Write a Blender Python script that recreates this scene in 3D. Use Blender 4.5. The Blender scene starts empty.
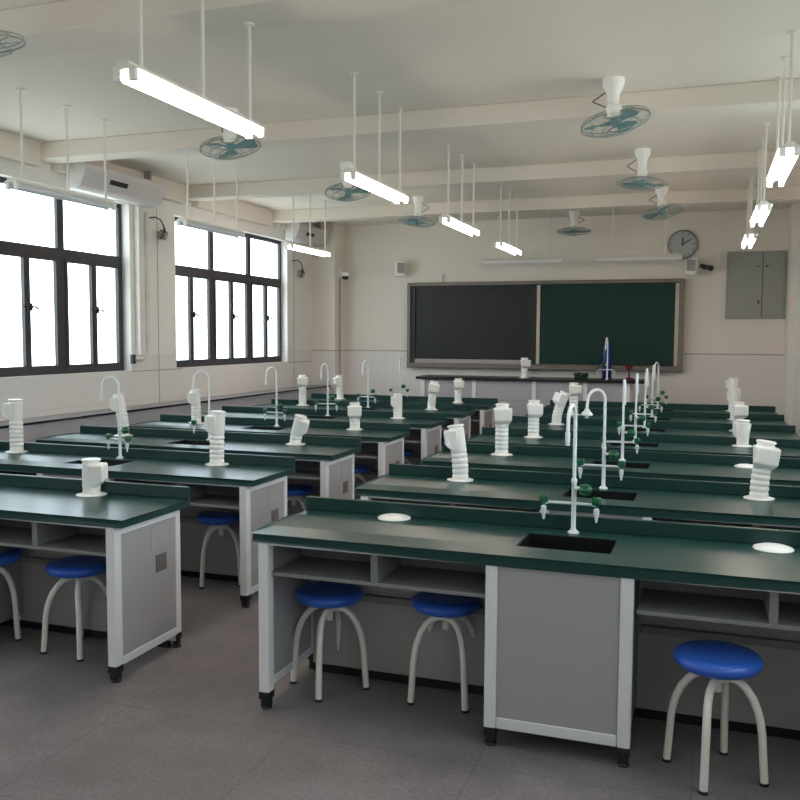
import bpy, bmesh, math, random
from mathutils import Vector, Matrix
random.seed(7)
PI = math.pi
scene = bpy.context.scene
C = scene.collection

# ------------------------------------------------------------------ materials
def mat(name, col, rough=.5, metal=0., spec=.5, var=0., vscale=8., bump=0., bscale=60., trans=0., coat=0.):
    m = bpy.data.materials.new(name); m.use_nodes = True
    nt = m.node_tree; b = nt.nodes['Principled BSDF']
    c = [((x/255.)/12.92 if x/255. <= .04045 else ((x/255.+.055)/1.055)**2.4) for x in col] + [1]
    b.inputs['Base Color'].default_value = c
    b.inputs['Roughness'].default_value = rough
    b.inputs['Metallic'].default_value = metal
    b.inputs['Specular IOR Level'].default_value = spec
    b.inputs['Coat Weight'].default_value = coat
    tc = nt.nodes.new('ShaderNodeTexCoord')
    if var:
        n = nt.nodes.new('ShaderNodeTexNoise'); n.inputs['Scale'].default_value = vscale; n.inputs['Detail'].default_value = 5
        nt.links.new(tc.outputs['Object'], n.inputs['Vector'])
        mx = nt.nodes.new('ShaderNodeMix'); mx.data_type = 'RGBA'
        mx.inputs[6].default_value = [x*(1-var) for x in c[:3]]+[1]
        mx.inputs[7].default_value = [min(1, x*(1+var)) for x in c[:3]]+[1]
        nt.links.new(n.outputs['Fac'], mx.inputs[0]); nt.links.new(mx.outputs[2], b.inputs['Base Color'])
    if bump:
        n2 = nt.nodes.new('ShaderNodeTexNoise'); n2.inputs['Scale'].default_value = bscale; n2.inputs['Detail'].default_value = 4
        nt.links.new(tc.outputs['Object'], n2.inputs['Vector'])
        bp = nt.nodes.new('ShaderNodeBump'); bp.inputs['Strength'].default_value = bump; bp.inputs['Distance'].default_value = .01
        nt.links.new(n2.outputs['Fac'], bp.inputs['Height']); nt.links.new(bp.outputs['Normal'], b.inputs['Normal'])
    return m

def lin(col):
    return [((x/255.)/12.92 if x/255. <= .04045 else ((x/255.+.055)/1.055)**2.4) for x in col] + [1]

M = {}
M['ceil'] = mat('ceiling_paint', (234, 226, 214), .9, spec=.2, var=.03, vscale=1.2)
M['beam'] = mat('beam_paint', (230, 222, 210), .9, spec=.2, var=.02, vscale=1.5)
M['white'] = mat('white_paint', (236, 232, 224), .6, var=.02, vscale=4)
M['top'] = mat('green_phenolic_worktop', (30, 64, 61), .30, spec=.36, var=.06, vscale=5, bump=.03, bscale=25)
M['edge'] = mat('dark_green_lip', (20, 56, 53), .36, spec=.45, var=.08, vscale=4)
M['alu'] = mat('satin_white_aluminium', (226, 225, 226), .4, var=.03, vscale=6)
M['panel'] = mat('grey_laminate', (164, 161, 161), .5, var=.03, vscale=3)
M['shelfm'] = mat('grey_moulded_shelf', (128, 127, 126), .55, var=.03, vscale=4)
M['black'] = mat('black_plastic', (22, 22, 25), .45, var=.1, vscale=9)
M['sink'] = mat('black_polypropylene_sink', (12, 13, 15), .4, var=.1, vscale=9)
M['blue'] = mat('blue_plastic_seat', (50, 98, 196), .3, spec=.5, var=.05, vscale=6)
M['leg'] = mat('cream_powder_coat', (230, 226, 216), .4, var=.03, vscale=7)
M['pvc'] = mat('white_plastic', (246, 245, 240), .38, var=.02, vscale=10)
M['pipe'] = mat('pale_enamelled_pipe', (232, 238, 240), .3, var=.02, vscale=10)
M['knob'] = mat('green_valve_knob', (14, 92, 58), .4, var=.06, vscale=20)
M['winframe'] = mat('dark_grey_window_aluminium', (56, 53, 58), .5, var=.04, vscale=5)
M['boardframe'] = mat('champagne_aluminium', (120, 112, 102), .45, metal=.2, var=.04, vscale=5)
M['boardlight'] = mat('pale_aluminium_strip', (190, 182, 164), .4, metal=.2, var=.03, vscale=5)
M['greenboard'] = mat('green_chalkboard', (23, 54, 48), .55, spec=.25, var=.07, vscale=2.5)
M['screen'] = mat('dark_screen_glass', (38, 39, 42), .4, spec=.3, var=.04, vscale=2)
M['steel'] = mat('grey_green_steel', (158, 160, 152), .5, var=.03, vscale=3)
M['darksteel'] = mat('dark_grey_steel', (74, 76, 74), .5, var=.03, vscale=3)
M['slate'] = mat('black_counter_edge', (30, 30, 34), .25, var=.08, vscale=6)
M['counter'] = mat('sheen_grey_counter_top', (120, 120, 124), .3, var=.04, vscale=6)  # grey paints in the reflections seen on a dark glossy top
M['counterfront'] = mat('grey_counter_front', (170, 168, 172), .55, var=.04, vscale=3)
M['wire'] = mat('grey_green_wire', (150, 160, 154), .45, var=.04, vscale=9)
M['cable'] = mat('dark_cable', (60, 58, 56), .6, var=.06, vscale=12)
M['clockface'] = mat('clock_dial', (178, 184, 184), .35, var=.02, vscale=8)
M['clockrim'] = mat('clock_rim', (140, 136, 130), .4, metal=.1, var=.03, vscale=8)
M['sticker'] = mat('pale_cover_plate', (166, 163, 160), .5, var=.03, vscale=9)
M['socket'] = mat('brown_grey_socket', (108, 101, 98), .5, var=.05, vscale=9)
M['bluedark'] = mat('deep_blue_plastic', (18, 34, 110), .35, var=.06, vscale=9)
M['red'] = mat('dark_red_plastic', (98, 22, 28), .4, var=.06, vscale=9)
M['dgreen'] = mat('dark_green_rubber', (26, 58, 36), .5, var=.1, vscale=14)
M['ac'] = mat('air_conditioner_white', (210, 206, 204), .4, var=.02, vscale=5)

# teal fan blades: slightly see-through plastic
def glassy(name, col, fac, rough=.1):
    m = bpy.data.materials.new(name); m.use_nodes = True; nt = m.node_tree
    nt.nodes.remove(nt.nodes['Principled BSDF']); out = nt.nodes['Material Output']
    t = nt.nodes.new('ShaderNodeBsdfTransparent'); t.inputs['Color'].default_value = lin(col)
    g = nt.nodes.new('ShaderNodeBsdfGlossy'); g.inputs['Roughness'].default_value = rough
    n = nt.nodes.new('ShaderNodeTexNoise'); n.inputs['Scale'].default_value = 3
    tc = nt.nodes.new('ShaderNodeTexCoord'); nt.links.new(tc.outputs['Object'], n.inputs['Vector'])
    mr = nt.nodes.new('ShaderNodeMapRange'); mr.inputs[3].default_value = fac*.85; mr.inputs[4].default_value = fac*1.15
    nt.links.new(n.outputs['Fac'], mr.inputs[0])
    x = nt.nodes.new('ShaderNodeMixShader')
    nt.links.new(mr.outputs[0], x.inputs[0]); nt.links.new(t.outputs[0], x.inputs[1]); nt.links.new(g.outputs[0], x.inputs[2])
    nt.links.new(x.outputs[0], out.inputs['Surface'])
    return m
M['pane'] = glassy('window_glass', (246, 250, 250), .04, .02)
def tealmat():
    m = mat('teal_translucent_blade', (120, 168, 176), .3, var=.05, vscale=8)
    nt = m.node_tree; b = nt.nodes['Principled BSDF']; out = nt.nodes['Material Output']
    t = nt.nodes.new('ShaderNodeBsdfTransparent'); t.inputs['Color'].default_value = lin((170, 215, 215))
    x = nt.nodes.new('ShaderNodeMixShader'); x.inputs[0].default_value = .8
    nt.links.new(t.outputs[0], x.inputs[1]); nt.links.new(b.outputs[0], x.inputs[2]); nt.links.new(x.outputs[0], out.inputs['Surface'])
    return m
M['teal'] = tealmat()
def emis(name, col, s):
    m = mat(name, col, .4); b = m.node_tree.nodes['Principled BSDF']
    b.inputs['Emission Color'].default_value = lin(col); b.inputs['Emission Strength'].default_value = s
    return m
M['tube'] = emis('lit_fluorescent_tube', (255, 239, 228), 29.)
M['tubeoff'] = mat('unlit_fluorescent_tube', (232, 234, 236), .3, var=.02, vscale=9)

# wall: painted above, pale tiled dado with fine joints below z = 1.45, one thin grey line between
def wallmat(name, axis, top=(234, 226, 215), low=(230, 225, 220)):
    m = bpy.data.materials.new(name); m.use_nodes = True; nt = m.node_tree; b = nt.nodes['Principled BSDF']
    b.inputs['Specular IOR Level'].default_value = .35
    tc = nt.nodes.new('ShaderNodeTexCoord'); sp = nt.nodes.new('ShaderNodeSeparateXYZ'); nt.links.new(tc.outputs['Object'], sp.inputs[0])
    cb = nt.nodes.new('ShaderNodeCombineXYZ')
    nt.links.new(sp.outputs['X' if axis == 'x' else 'Y'], cb.inputs[0]); nt.links.new(sp.outputs['Z'], cb.inputs[1])
    br = nt.nodes.new('ShaderNodeTexBrick'); nt.links.new(cb.outputs[0], br.inputs['Vector'])
    br.offset = 0.; br.inputs['Scale'].default_value = 1.; br.inputs['Mortar Size'].default_value = .0022
    br.inputs['Brick Width'].default_value = 1.2; br.inputs['Row Height'].default_value = .48
    br.inputs['Color1'].default_value = lin(low); br.inputs['Color2'].default_value = lin([v-2 for v in low]); br.inputs['Mortar'].default_value = lin([v*.92 for v in low])
    nz = nt.nodes.new('ShaderNodeTexNoise'); nz.inputs['Scale'].default_value = .9; nz.inputs['Detail'].default_value = 6
    nt.links.new(tc.outputs['Object'], nz.inputs['Vector'])
    up = nt.nodes.new('ShaderNodeMix'); up.data_type = 'RGBA'; up.inputs[6].default_value = lin([v*.98 for v in top]); up.inputs[7].default_value = lin([v*1.02 for v in top])
    nt.links.new(nz.outputs['Fac'], up.inputs[0])
    gt = nt.nodes.new('ShaderNodeMath'); gt.operation = 'GREATER_THAN'; gt.inputs[1].default_value = 1.45; nt.links.new(sp.outputs['Z'], gt.inputs[0])
    mx = nt.nodes.new('ShaderNodeMix'); mx.data_type = 'RGBA'
    nt.links.new(gt.outputs[0], mx.inputs[0]); nt.links.new(br.outputs['Color'], mx.inputs[6]); nt.links.new(up.outputs[2], mx.inputs[7])
    nt.links.new(mx.outputs[2], b.inputs['Base Color'])
    rr = nt.nodes.new('ShaderNodeMapRange'); rr.inputs[3].default_value = .4; rr.inputs[4].default_value = .85; nt.links.new(gt.outputs[0], rr.inputs[0])
    nt.links.new(rr.outputs[0], b.inputs['Roughness'])
    return m
M['wallx'] = wallmat('painted_wall_with_tiled_dado', 'x')
M['wally'] = wallmat('window_wall_with_tiled_dado', 'y', (238, 235, 229), (232, 229, 225))

def floormat():
    m = bpy.data.materials.new('dusty_grey_floor_tiles'); m.use_nodes = True; nt = m.node_tree; b = nt.nodes['Principled BSDF']
    tc = nt.nodes.new('ShaderNodeTexCoord')
    br = nt.nodes.new('ShaderNodeTexBrick'); nt.links.new(tc.outputs['Object'], br.inputs['Vector'])
    br.offset = 0; br.inputs['Scale'].default_value = 1; br.inputs['Mortar Size'].default_value = .0022
    br.inputs['Brick Width'].default_value = .8; br.inputs['Row Height'].default_value = .8
    br.inputs['Color1'].default_value = (1, 1, 1, 1); br.inputs['Color2'].default_value = (.95, .95, .95, 1); br.inputs['Mortar'].default_value = (.66, .65, .64, 1)
    n1 = nt.nodes.new('ShaderNodeTexNoise'); n1.inputs['Scale'].default_value = 1.3; n1.inputs['Detail'].default_value = 7; n1.inputs['Roughness'].default_value = .6
    n2 = nt.nodes.new('ShaderNodeTexNoise'); n2.inputs['Scale'].default_value = 60; n2.inputs['Detail'].default_value = 3
    n3 = nt.nodes.new('ShaderNodeTexNoise'); n3.inputs['Scale'].default_value = .7; n3.inputs['Detail'].default_value = 3
    for n in (n1, n2, n3): nt.links.new(tc.outputs['Object'], n.inputs['Vector'])
    r1 = nt.nodes.new('ShaderNodeValToRGB'); r1.color_ramp.elements[0].position = .35; r1.color_ramp.elements[0].color = lin((110, 105, 106)); r1.color_ramp.elements[1].position = .68; r1.color_ramp.elements[1].color = lin((142, 136, 137))
    nt.links.new(n1.outputs['Fac'], r1.inputs[0])
    r2 = nt.nodes.new('ShaderNodeMapRange'); r2.inputs[1].default_value = .3; r2.inputs[2].default_value = .7; r2.inputs[3].default_value = .84; r2.inputs[4].default_value = 1.13; nt.links.new(n2.outputs['Fac'], r2.inputs[0])
    m1 = nt.nodes.new('ShaderNodeVectorMath'); m1.operation = 'MULTIPLY'; nt.links.new(r1.outputs[0], m1.inputs[0]); nt.links.new(br.outputs['Color'], m1.inputs[1])
    m2 = nt.nodes.new('ShaderNodeVectorMath'); m2.operation = 'SCALE'; nt.links.new(m1.outputs[0], m2.inputs[0]); nt.links.new(r2.outputs[0], m2.inputs['Scale'])
    r3 = nt.nodes.new('ShaderNodeMapRange'); r3.inputs[1].default_value = .45; r3.inputs[2].default_value = .7; r3.inputs[3].default_value = 0; r3.inputs[4].default_value = .45; nt.links.new(n3.outputs['Fac'], r3.inputs[0])
    mx = nt.nodes.new('ShaderNodeMix'); mx.data_type = 'RGBA'; nt.links.new(r3.outputs[0], mx.inputs[0]); nt.links.new(m2.outputs[0], mx.inputs[6]); mx.inputs[7].default_value = lin((136, 124, 122))
    nt.links.new(mx.outputs[2], b.inputs['Base Color'])
    b.inputs['Roughness'].default_value = .6; b.inputs['Specular IOR Level'].default_value = .3
    return m
M['floor'] = floormat()

# ------------------------------------------------------------------ mesh helpers
def mesh(bm, name, smooth=False, angle=40):
    me = bpy.data.meshes.new(name)
    bmesh.ops.recalc_face_normals(bm, faces=bm.faces[:])
    bm.to_mesh(me); bm.free()
    if smooth:
        for p in me.polygons: p.use_smooth = True
        try: me.set_sharp_from_angle(angle=math.radians(angle))
        except Exception: pass
    return me

def obj(name, bm, m, parent=None, smooth=False, loc=None, angle=40):
    me = mesh(bm, name, smooth, angle) if isinstance(bm, bmesh.types.BMesh) else bm
    o = bpy.data.objects.new(name, me)
    if m is not None and not me.materials:
        for q in (m if isinstance(m, (list, tuple)) else [m]): me.materials.append(q)
    C.objects.link(o)
    if parent is not None: o.parent = parent
    if loc is not None: o.location = loc
    return o

def BM(): return bmesh.new()

def box(bm, x0, x1, y0, y1, z0, z1, bev=0., mi=0):
    t = bmesh.new(); bmesh.ops.create_cube(t, size=1)
    for v in t.verts:
        v.co = Vector((x0 if v.co.x < 0 else x1, y0 if v.co.y < 0 else y1, z0 if v.co.z < 0 else z1))
    if bev: bmesh.ops.bevel(t, geom=t.edges[:], offset=bev, segments=2, affect='EDGES', profile=.5)
    for f in t.faces: f.material_index = mi
    me = bpy.data.meshes.new('t'); t.to_mesh(me); t.free(); bm.from_mesh(me); bpy.data.meshes.remove(me)
    return bm

def frame_of(d):
    d = d.normalized(); a = Vector((0, 0, 1)) if abs(d.z) < .9 else Vector((1, 0, 0))
    u = d.cross(a).normalized(); return u, d.cross(u).normalized()

def tube(bm, pts, r, n=10, flat=None, caps=True):
    """round (or flat-oval) bar swept along points; r may be a list"""
    pts = [Vector(p) for p in pts]; rs = r if isinstance(r, (list, tuple)) else [r]*len(pts)
    rings = []; u = None
    for i, p in enumerate(pts):
        d = (pts[min(i+1, len(pts)-1)] - pts[max(i-1, 0)]).normalized()
        if u is None: u, w = frame_of(d)
        else:
            u = (u - d*u.dot(d)).normalized(); w = d.cross(u)
        fu, fw = flat if flat else (1, 1)
        rings.append([bm.verts.new(p + (u*math.cos(2*PI*k/n)*fu + w*math.sin(2*PI*k/n)*fw)*rs[i]) for k in range(n)])
    for a, b in zip(rings, rings[1:]):
        for k in range(n): bm.faces.new((a[k], a[(k+1) % n], b[(k+1) % n], b[k]))
    if caps:
        bm.faces.new(rings[0][::-1]); bm.faces.new(rings[-1])
    return bm

def lathe(bm, prof, n=24, org=(0, 0, 0), mtx=None, cap=True):
    """profile of (r, z) pairs turned around z"""
    o = Vector(org); rings = []
    for r, z in prof:
        ring = []
        for k in range(n):
            v = Vector((r*math.cos(2*PI*k/n), r*math.sin(2*PI*k/n), z))
            if mtx is not None: v = mtx @ v
            ring.append(bm.verts.new(v + o))
        rings.append(ring)
    for a, b in zip(rings, rings[1:]):
        for k in range(n): bm.faces.new((a[k], a[(k+1) % n], b[(k+1) % n], b[k]))
    if cap:
        bm.faces.new(rings[0][::-1]); bm.faces.new(rings[-1])
    return bm

def ball(bm, c, rx, ry, rz, seg=12, mtx=None):
    t = bmesh.new(); bmesh.ops.create_uvsphere(t, u_segments=seg, v_segments=seg//2+2, radius=1)
    for v in t.verts:
        q = Vector((v.co.x*rx, v.co.y*ry, v.co.z*rz))
        if mtx is not None: q = mtx @ q
        v.co = q + Vector(c)
    me = bpy.data.meshes.new('t'); t.to_mesh(me); t.free(); bm.from_mesh(me); bpy.data.meshes.remove(me)

def arc(c, r, a0, a1, n, ax='xz'):
    out = []
    for k in range(n+1):
        a = a0 + (a1-a0)*k/n
        if ax == 'xz': out.append((c[0]+r*math.cos(a), c[1], c[2]+r*math.sin(a)))
        else: out.append((c[0], c[1]+r*math.cos(a), c[2]+r*math.sin(a)))
    return out

def thing(name, label, cat, loc=(0, 0, 0), rz=0., group=None):
    o = bpy.data.objects.new(name, None); C.objects.link(o); o.empty_display_size = .1
    o.location = loc; o.rotation_euler = (0, 0, rz); o['label'] = label; o['category'] = cat
    if group: o['group'] = group
    return o
def struct(name, bm, m, parent=None, **k):
    o = obj(name, bm, m, parent, **k)
    if parent is None: o['kind'] = 'structure'
    return o
def dup(o, label=None, loc=None, rz=None, group=None):
    kids = {}
    for q in C.objects:
        if q.parent: kids.setdefault(q.parent.name, []).append(q)
    def cp(s, par):
        c = s.copy(); C.objects.link(c); c.parent = par
        for k in kids.get(s.name, []): cp(k, c)
        return c
    r = cp(o, None)
    if label: r['label'] = label
    if loc is not None: r.location = loc
    if rz is not None: r.rotation_euler = (0, 0, rz)
    if group: r['group'] = group
    return r

# ------------------------------------------------------------------ room
XL, XR, YB, YF, H = -5.9, 1.12, 13.0, -2.2, 3.43
XW = -6.0   # plane of the window frames
WZ0, WZ1 = 1.285, 3.08
WINS = [(5.15, 8.0), (8.86, 11.77), (1.44, 4.23), (-2.0, .6)]  # last two are out of view, added for daylight
b = BM(); box(b, XL-.3, XR+.15, YF-.15, YB+.15, -.1, 0); struct('floor', b, M['floor'])
b = BM(); box(b, XL-.3, XR+.15, YF-.15, YB+.15, H, H+.12); struct('ceiling', b, M['ceil'])
b = BM(); box(b, XL-.3, XR+.15, YB, YB+.15, 0, H); struct('wall_front', b, M['wallx'])
b = BM(); box(b, XL-.3, XR+.15, YF-.15, YF, 0, H); struct('wall_back', b, M['wallx'])
# window wall with real openings
b = BM(); ws = sorted(WINS); y = YF
for (a, c) in ws:
    box(b, XL-.24, XL, y, a, 0, H); box(b, XL-.24, XL, a, c, 0, WZ0); box(b, XL-.24, XL, a, c, WZ1, H); y = c
box(b, XL-.24, XL, y, YB, 0, H); struct('wall_left', b, M['wally'])
# corridor wall, with unseen windows added for their daylight
CW = [(-1.6, .9), (1.9, 4.4), (5.2, 7.7)]
b = BM(); y = YF
for (a, c) in CW:
    box(b, XR, XR+.15, y, a, 0, H); box(b, XR, XR+.15, a, c, 0, 1.3); box(b, XR, XR+.15, a, c, 2.9, H); y = c
box(b, XR, XR+.15, y, YB, 0, H); struct('wall_right', b, M['wally'])
# pillar in the front corner by the windows and the slim one at the other corner
b = BM(); box(b, XL, -5.5, 12.62, YB, 0, H); struct('pillar', b, M['wallx'])
b = BM(); box(b, 1.03, XR, 12.55, YB, 0, H); struct('pillar', b, M['wallx'])
for (y0, y1) in ((3.88, 4.22), (6.58, 6.82), (8.98, 9.22), (11.1, 11.34)):
    b = BM(); box(b, XL, XR, y0, y1, 3.28, H, .008); struct('beam', b, M['beam'])
b = BM(); box(b, XL, XL+.1, YF, 3.88, 3.22, H); box(b, XL, XL+.1, 4.22, 6.58, 3.22, H); box(b, XL, XL+.1, 6.82, 8.98, 3.22, H); box(b, XL, XL+.1, 9.22, 11.1, 3.22, H); box(b, XL, XL+.1, 11.34, 12.62, 3.22, H)
struct('beam', b, M['beam'])
# fine dado line
b = BM(); box(b, -5.5, 1.03, YB-.006, YB, 1.442, 1.456); box(b, XL, -5.5, 12.614, 12.62, 1.442, 1.456); box(b, -5.5, -5.494, 12.62, 13, 1.442, 1.456); struct('trim_1', b, M['sticker'])
b = BM()
for (a, c) in ((4.23, 5.21), (8.0, 8.98), (11.77, 12.62)): box(b, XL, XL+.005, a, c, 1.27, 1.28)
for yy in (8.5, 11.98): box(b, XL, XL+.004, yy, yy+.008, .0, 3.1)
struct('trim_2', b, M['sticker'])
b = BM(); box(b, -4.9, .6, 11.75, YB, 0, .2, .01); struct('floor.001', b, M['floor'])

def window(idx, y0, y1, x=XW, z0=WZ0, z1=WZ1, tz=2.47, bays=3, detail=True):
    f = BM(); d0, d1 = x-.035, x
    w = .05
    box(f, d0, d1, y0, y1, z0, z0+w); box(f, d0, d1, y0, y1, z1-w, z1)
    box(f, d0, d1, y0, y0+w, z0+w, z1-w); box(f, d0, d1, y1-w, y1, z0+w, z1-w)
    bw = (y1-y0)/bays
    for k in range(1, bays): box(f, d0, d1, y0+k*bw-.045, y0+k*bw+.045, z0+w, z1-w)
    for k in range(bays): box(f, d0, d1, y0+k*bw+(.05 if k == 0 else .045), y0+(k+1)*bw-(.05 if k == bays-1 else .045), tz-.045, tz+.045)
    root = struct('window_%d' % idx, f, M['winframe'])
    for k in range(bays):
        a, c = y0+k*bw+.045, y0+(k+1)*bw-.045; mid = (a+c)/2
        g = BM(); box(g, x-.022, x-.016, a, c, tz+.045, z1-w)
        obj('window_pane', g, M['pane'], root)
        for (p, q) in ((a, mid), (mid, c)):
            s = BM(); t = .038
            box(s, x-.03, x+.008, p+.003, p+t, z0+w, tz-.045); box(s, x-.03, x+.008, q-t, q-.003, z0+w, tz-.045)
            box(s, x-.03, x+.008, p+t, q-t, z0+w, z0+w+t); box(s, x-.03, x+.008, p+t, q-t, tz-.045-t, tz-.045)
            so = obj('casement', s, M['winframe'], root)
            g = BM(); box(g, x-.014, x-.008, p+t, q-t, z0+w+t, tz-.045-t); obj('window_pane', g, M['pane'], so)
        if detail:
            h = BM(); hz = 1.93
            box(h, x+.012, x+.03, mid-.02, mid+.045, hz-.035, hz+.035, .004)
            tube(h, [(x+.03, mid+.02, hz), (x+.05, mid+.02, hz), (x+.055, mid+.06, hz), (x+.055, mid+.09, hz-.02)], .009, 8)
            tube(h, [(x+.02, mid-.02, hz), (x+.02, mid-.07, hz+.005)], .007, 6)
            obj('window_handle', h, M['black'], root, True)
    return root
for i, (a, c) in enumerate(WINS): window(i+1, a, c, detail=i < 2)
for i, (a, c) in enumerate(CW): window(i+5, a, c, XR+.1, 1.3, 2.9, 2.3, 3, False)  # unseen corridor-side windows, added to let in more daylight

# daylight: portals only guide the sampling of the sky through the openings
def portal(loc, rot, sx, sy):
    L = bpy.data.lights.new('daylight_opening', 'AREA'); L.shape = 'RECTANGLE'; L.size = sx; L.size_y = sy; L.cycles.is_portal = True
    o = bpy.data.objects.new('daylight_opening', L); C.objects.link(o); o.location = loc; o.rotation_euler = rot
for (a, c) in WINS: portal((XL-.23, (a+c)/2, (WZ0+WZ1)/2), (0, -PI/2, 0), WZ1-WZ0, c-a)
for (a, c) in CW: portal((XR+.14, (a+c)/2, 2.1), (0, PI/2, 0), 1.6, c-a)

# ------------------------------------------------------------------ lab benches
LIP = .066
def worktop_bm(W, sx=.195, sy0=.165, sy1=.43):
    b = BM(); h = W/2; z0, z1 = .76, .8
    xs = [-h, -sx, sx, h]; ys = [0, sy0, sy1, .575]
    def v(x, y, z): return b.verts.new((x, y, z))
    top = [[v(x, y, z1) for x in xs] for y in ys]; bot = [[v(x, y, z0) for x in xs] for y in ys]
    for j in range(3):
        for i in range(3):
            if i == 1 and j == 1: continue
            b.faces.new((top[j][i], top[j][i+1], top[j+1][i+1], top[j+1][i])); b.faces.new((bot[j][i], bot[j+1][i], bot[j+1][i+1], bot[j][i+1]))
    def side(p, q): b.faces.new((top[p[0]][p[1]], top[q[0]][q[1]], bot[q[0]][q[1]], bot[p[0]][p[1]]))
    for i in range(3): side((0, i), (0, i+1)); side((3, i+1), (3, i)); side((i+1, 0), (i, 0)); side((i, 3), (i+1, 3))
    side((1, 2), (1, 1)); side((2, 1), (2, 2)); side((1, 1), (2, 1)); side((2, 2), (1, 2))
    b.normal_update(); b.edges.ensure_lookup_table()
    fr = [e for e in b.edges if all(abs(q.co.y) < 1e-6 for q in e.verts) and abs(e.verts[0].co.z-e.verts[1].co.z) < 1e-6]
    fr += [e for e in b.edges if all(abs(abs(q.co.x)-h) < 1e-6 for q in e.verts) and all(abs(q.co.z-z1) < 1e-6 for q in e.verts)]
    fr += [e for e in b.edges if all(abs(q.co.y) < 1e-6 for q in e.verts) and abs(e.verts[0].co.z-e.verts[1].co.z) > .01 and abs(abs(e.verts[0].co.x)-h) < 1e-6]
    bmesh.ops.bevel(b, geom=fr, offset=.009, segments=3, affect='EDGES', profile=.5)
    return b

def make_bench(W, label, sockets, ins=.025):
    t = thing('lab_bench', label, 'bench')
    h = W/2; c0, c1 = -.285, .295
    obj('worktop', worktop_bm(W), M['top'], t, True)
    b = BM(); box(b, -h, h, .548, .576, .8, .8+LIP, .004); obj('splash_lip', b, M['edge'], t)
    # sink basin, open at the top
    b = BM(); x, y0, y1, z = .195, .165, .43, .60
    box(b, -x, x, y0, y1, z, z+.006)
    for q in ((-x, -x+.006, y0, y1), (x-.006, x, y0, y1), (-x+.006, x-.006, y0, y0+.006), (-x+.006, x-.006, y1-.006, y1)): box(b, *q, z+.006, .797)
    s = obj('sink', b, M['sink'], t)
    b = BM(); lathe(b, [(.0, .0), (.03, .0), (.03, .006), (.018, .008), (0.001, .004)], 16, (0, .3, z+.006), cap=False); obj('drain_strainer', b, M['darksteel'], s, True)
    # posts with black adjustable feet
    P = [(-h+ins, -h+ins+.05, .004, .06), (c0, c0+.05, .004, .06), (c1-.05, c1, .004, .06), (h-ins-.05, h-ins, .004, .06),
         (-h+ins, -h+ins+.04, .515, .558), (h-ins-.04, h-ins, .515, .558)]
    for (x0, x1, y0, y1) in P:
        b = BM(); box(b, x0, x1, y0, y1, .075, .757, .006)
        po = obj('post', b, M['alu'], t)
        b = BM(); m = ((x0+x1)/2, (y0+y1)/2)
        w = (x1-x0)/2; d = (y1-y0)/2
        for (za, zb, k) in ((.045, .082, 1.02), (.012, .045, .78)):
            box(b, m[0]-w*k, m[0]+w*k, m[1]-d*k, m[1]+d*k, za, zb, .003)
        lathe(b, [(.024, 0), (.026, .006), (.02, .014)], 14, (m[0], m[1], 0))
        obj('foot', b, M['black'], po, True)
    # end panels
    for s in (-1, 1):
        b = BM(); a, c = sorted((s*(h-ins-.006), s*(h-ins-.018))); box(b, a, c, .06, .515, .115, .715)
        e = obj('end_panel', b, M['panel'], t)
        b = BM(); a, c = sorted((s*(h-ins), s*(h-ins-.022))); box(b, a, c, .06, .515, .715, .756, .003); obj('rail', b, M['alu'], e)
        b = BM(); box(b, a, c, .06, .515, .075, .115, .003); obj('rail', b, M['alu'], e)
        if sockets and s == 1:
            b = BM(); box(b, h-ins-.007, h-ins-.003, .30, .43, .585, .69, .002); obj('cover_plate', b, M['sticker'], e)
            b = BM(); box(b, h-ins-.007, h-ins-.001, .34, .43, .455, .545, .002); box(b, h-ins-.002, h-ins+.002, .36, .41, .48, .52, .002); obj('socket', b, M['socket'], e)
    # sink cabinet
    b = BM(); box(b, c0+.052, c1-.052, .012, .03, .125, .75); d = obj('cabinet_panel', b, M['panel'], t)
    b = BM(); box(b, c0+.052, c1-.052, .006, .045, .08, .125, .003); obj('rail', b, M['alu'], d)
    b = BM(); box(b, c0+.052, c1-.052, .008, .03, .75, .757, .001); obj('rail', b, M['alu'], d)
    for (x0, x1) in ((c0+.01, c0+.028), (c1-.028, c1-.01)):
        b = BM(); box(b, x0, x1, .07, .5, .08, .757); obj('cabinet_side', b, M['shelfm'], t)
    # back panel and its rail
    b = BM(); box(b, -h+.06, h-.06, .505, .522, .04, .757); obj('back_panel', b, M['panel'], t)
    b = BM(); box(b, -h+ins+.045, h-ins-.045, .50, .525, .0, .04); obj('shade_strip', b, M['black'], t)  # black strip stands in for the shadow beneath the back panel
    for (x0, x1) in ((-h+.06, c0), (c1, h-.06)):
        b = BM(); box(b, x0, x1, .475, .505, .388, .42, .003); obj('back_rail', b, M['shelfm'], t)
        # open book shelf under the worktop, with a middle divider
        b = BM(); box(b, x0+.012, x1-.012 if x1 > 0 else x1, .035, .36, .605, .622, .002); box(b, x0+.012, x1-.012 if x1 > 0 else x1, .345, .36, .622, .757)
        sh = obj('shelf', b, M['shelfm'], t)
        m = (x0+x1)/2
        b = BM(); box(b, m-.012, m+.02, .04, .345, .622, .757, .002); obj('divider', b, M['shelfm'], sh)
        b = BM(); box(b, x0+.012, x1-.012, .012, .03, .748, .759, .001); obj('rail', b, M['alu'], t)
    return t

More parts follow.
